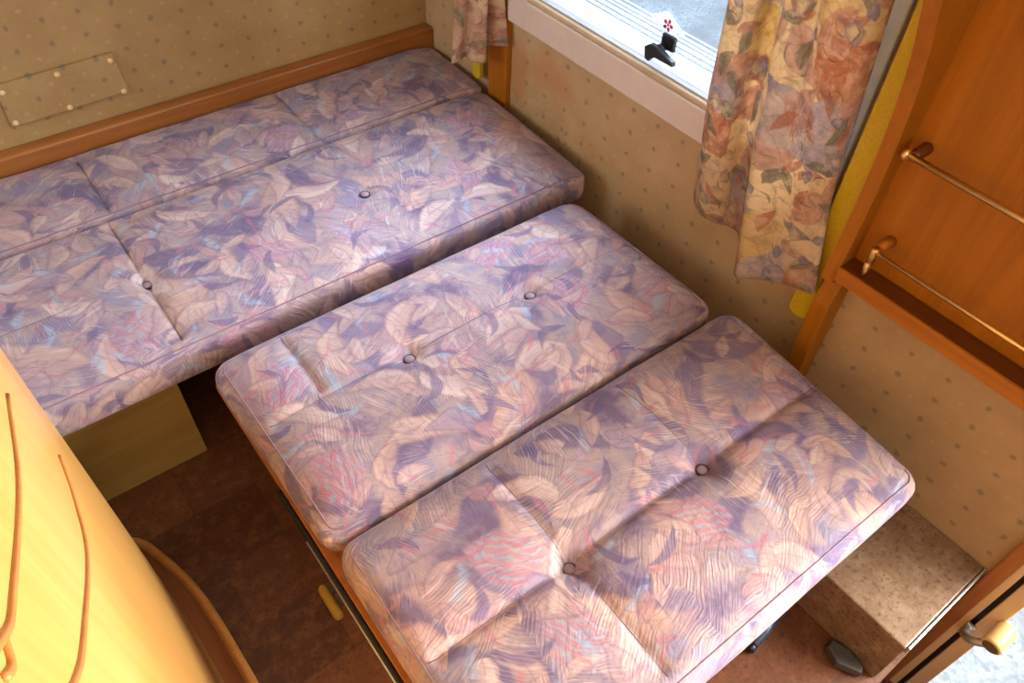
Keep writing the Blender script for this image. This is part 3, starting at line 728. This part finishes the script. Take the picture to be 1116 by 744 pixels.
curtain('curtain', 'small bunched floral curtain end hanging in the far corner', [
    ([-.915, -.905, -.90, -.905, -.905, -.89, -.885, -.875, -.87], [(.938, 1.424), (.952, 1.410), (.972, 1.414), (.976, 1.392), (.998, 1.372), (1.012, 1.386), (1.016, 1.405), (1.034, 1.372), (1.050, 1.350)]),
    ([-.70]*9, [(.972, 1.446), (.982, 1.430), (.998, 1.430), (1.000, 1.408), (1.016, 1.392), (1.026, 1.402), (1.030, 1.416), (1.040, 1.396), (1.050, 1.384)]),
    ([-.40]*9, [(1.000, 1.460), (1.006, 1.446), (1.018, 1.440), (1.016, 1.418), (1.026, 1.402), (1.034, 1.408), (1.036, 1.418), (1.044, 1.402), (1.050, 1.392)]),
    ([-.10]*9, [(1.004, 1.470), (1.010, 1.456), (1.022, 1.450), (1.018, 1.428), (1.028, 1.412), (1.036, 1.418), (1.038, 1.424), (1.046, 1.408), (1.050, 1.398)]),
], 8, (4, 2), .01)
b = B(); tube(b, [(1.028, .46, -.094), (1.028, 1.52, -.094)], .007, 10)
for y in (.47, 1.51): tube(b, [(1.028, y, -.094), (XR-.0005, y, -.094)], .005, 8)
tag(obj('curtain_rail', b, PVCW, None, True), 'white curtain rail above the window', 'curtain rail')

# ================================================================== window latch and sticker
t = thing('window_latch', (XR+.02, .91, -.70), 'black plastic latch lever on the window pane', 'latch')
b = B(); box(b, XR+.013, XR+.0222, .893, .927, -.700, -.672, .003); obj('base_plate', b, BLACK, t)
b = B(); lathe(b, (XR+.0128, .915, -.695), (-1, .15, -.05), [(-.002, .008), (.014, .008), (.016, .0065)], 16); obj('pivot', b, BLACK, t, True)
b = B(); prism(b, [(.940, -.722), (.945, -.700), (.932, -.690), (.915, -.690), (.872, -.702), (.870, -.710), (.915, -.708), (.926, -.714), (.930, -.724)], 0, XR-.010, XR+.002, .002); obj('lever', b, BLACK, t)
STW = streak_material('sticker_film', .0); STR = plain('sticker_red', (226, 80, 96), .5); STO = plain('sticker_outline', (236, 190, 176), .5)
t = thing('sticker', (XR+.0218, .923, -.68), 'square white sticker with red flower emblem on the window pane', 'sticker')
q = [(.971, -.658), (.929, -.634), (.880, -.660), (.912, -.684)]
cq = (sum(p[0] for p in q)/4, sum(p[1] for p in q)/4)
sc_ = lambda k: [(cq[0]+(p[0]-cq[0])*k, cq[1]+(p[1]-cq[1])*k) for p in q]
b = B(); prism(b, q, 0, XR+.0216, XR+.0221); obj('backing', b, STW, t)
b = B()
o1, o2 = sc_(.82), sc_(.78)
for k in range(4): prism(b, [o1[k], o1[(k+1) % 4], o2[(k+1) % 4], o2[k]], 0, XR+.0212, XR+.02155)
obj('outline', b, STO, t)
b = B()
for k in range(5):
    a_ = math.pi/2 + 2*math.pi*k/5 + .3; pc = (cq[0]+.0085*math.cos(a_), cq[1]+.0078*math.sin(a_))
    prism(b, [(pc[0]+.0048*math.cos(a_)*math.cos(h)-.0036*math.sin(a_)*math.sin(h), pc[1]+.0048*math.sin(a_)*math.cos(h)+.0036*math.cos(a_)*math.sin(h)) for h in [2*math.pi*i/10 for i in range(10)]], 0, XR+.0212, XR+.02155)
prism(b, [(cq[0]+.003*math.cos(h), cq[1]+.003*math.sin(h)) for h in [2*math.pi*i/8 for i in range(8)]], 0, XR+.0212, XR+.02155)
obj('flower_emblem', b, STR, t)

# ================================================================== rounded cupboard at the left
def cab_curve(o):
    """plan of the curved front; o = outward offset"""
    P = crom([(-.081+o, -.35, 0), (-.081+o, .10, 0), (-.081+o, .45, 0), (-.082+o, .62, 0), (-.093+o*1.0, .787, 0), (-.121+o*.95, .905, 0), (-.150+o*.85, .955+o*.3, 0), (-.22+o*.4, .985+o*.6, 0), (-.36, .992+o*.6, 0)], 8)
    return [(p.x, p.y) for p in P]
t = thing('curved_cupboard', (-.4, .3, FL), 'honey coloured wooden cupboard with rounded front and arched mouldings', 'cupboard')
def cab(bm, o, z0, z1, bev=0):
    c = cab_curve(o); prism(bm, [(XL+.002, c[0][1])] + c + [(XL+.002, c[-1][1])], 2, z0, z1, bev); return bm
ob = obj('body', cab(B(), 0, FL+.026, .0), W_CAB, t, False)
for p in ob.data.polygons: p.use_smooth = abs(p.normal.z) < .5
ob = obj('plinth', cab(B(), .029, FL+.0008, FL+.0255), W_PLINTH, t)
b = B(); c = cab_curve(.035); tube(b, [(x, y, FL+.018) for x, y in c], .010, 10, flat=1.5); obj('plinth_trim', b, W_CABTRIM, t, True)
c = cab_curve(.0)
def onface(y):
    for (x0, y0), (x1, y1) in zip(c, c[1:]):
        if y0 <= y <= y1: return x0+(x1-x0)*(y-y0)/max(1e-6, y1-y0)
    return -.081
def mould(pts):
    b = B(); cv = crom([(y, z, 0) for y, z in pts], 8)
    tube(b, [(onface(p.x)+.0003, p.x, p.y) for p in cv], .0023, 8); obj('arched_moulding', b, W_CABTRIM, t, True)
mould([(0.5846, -0.6429), (0.5162, -0.6235), (0.419, -0.5735), (0.2886, -0.4597), (0.2183, -0.3885), (0.1388, -0.2775), (0.074, -0.1388)])
mould([(0.5494, -0.5106), (0.3959, -0.4366), (0.2516, -0.3432), (0.2044, -0.3053), (0.148, -0.2313), (0.0925, -0.111)])
mould([(0.2054, -0.3071), (0.1924, -0.3062), (0.1813, -0.2942)])
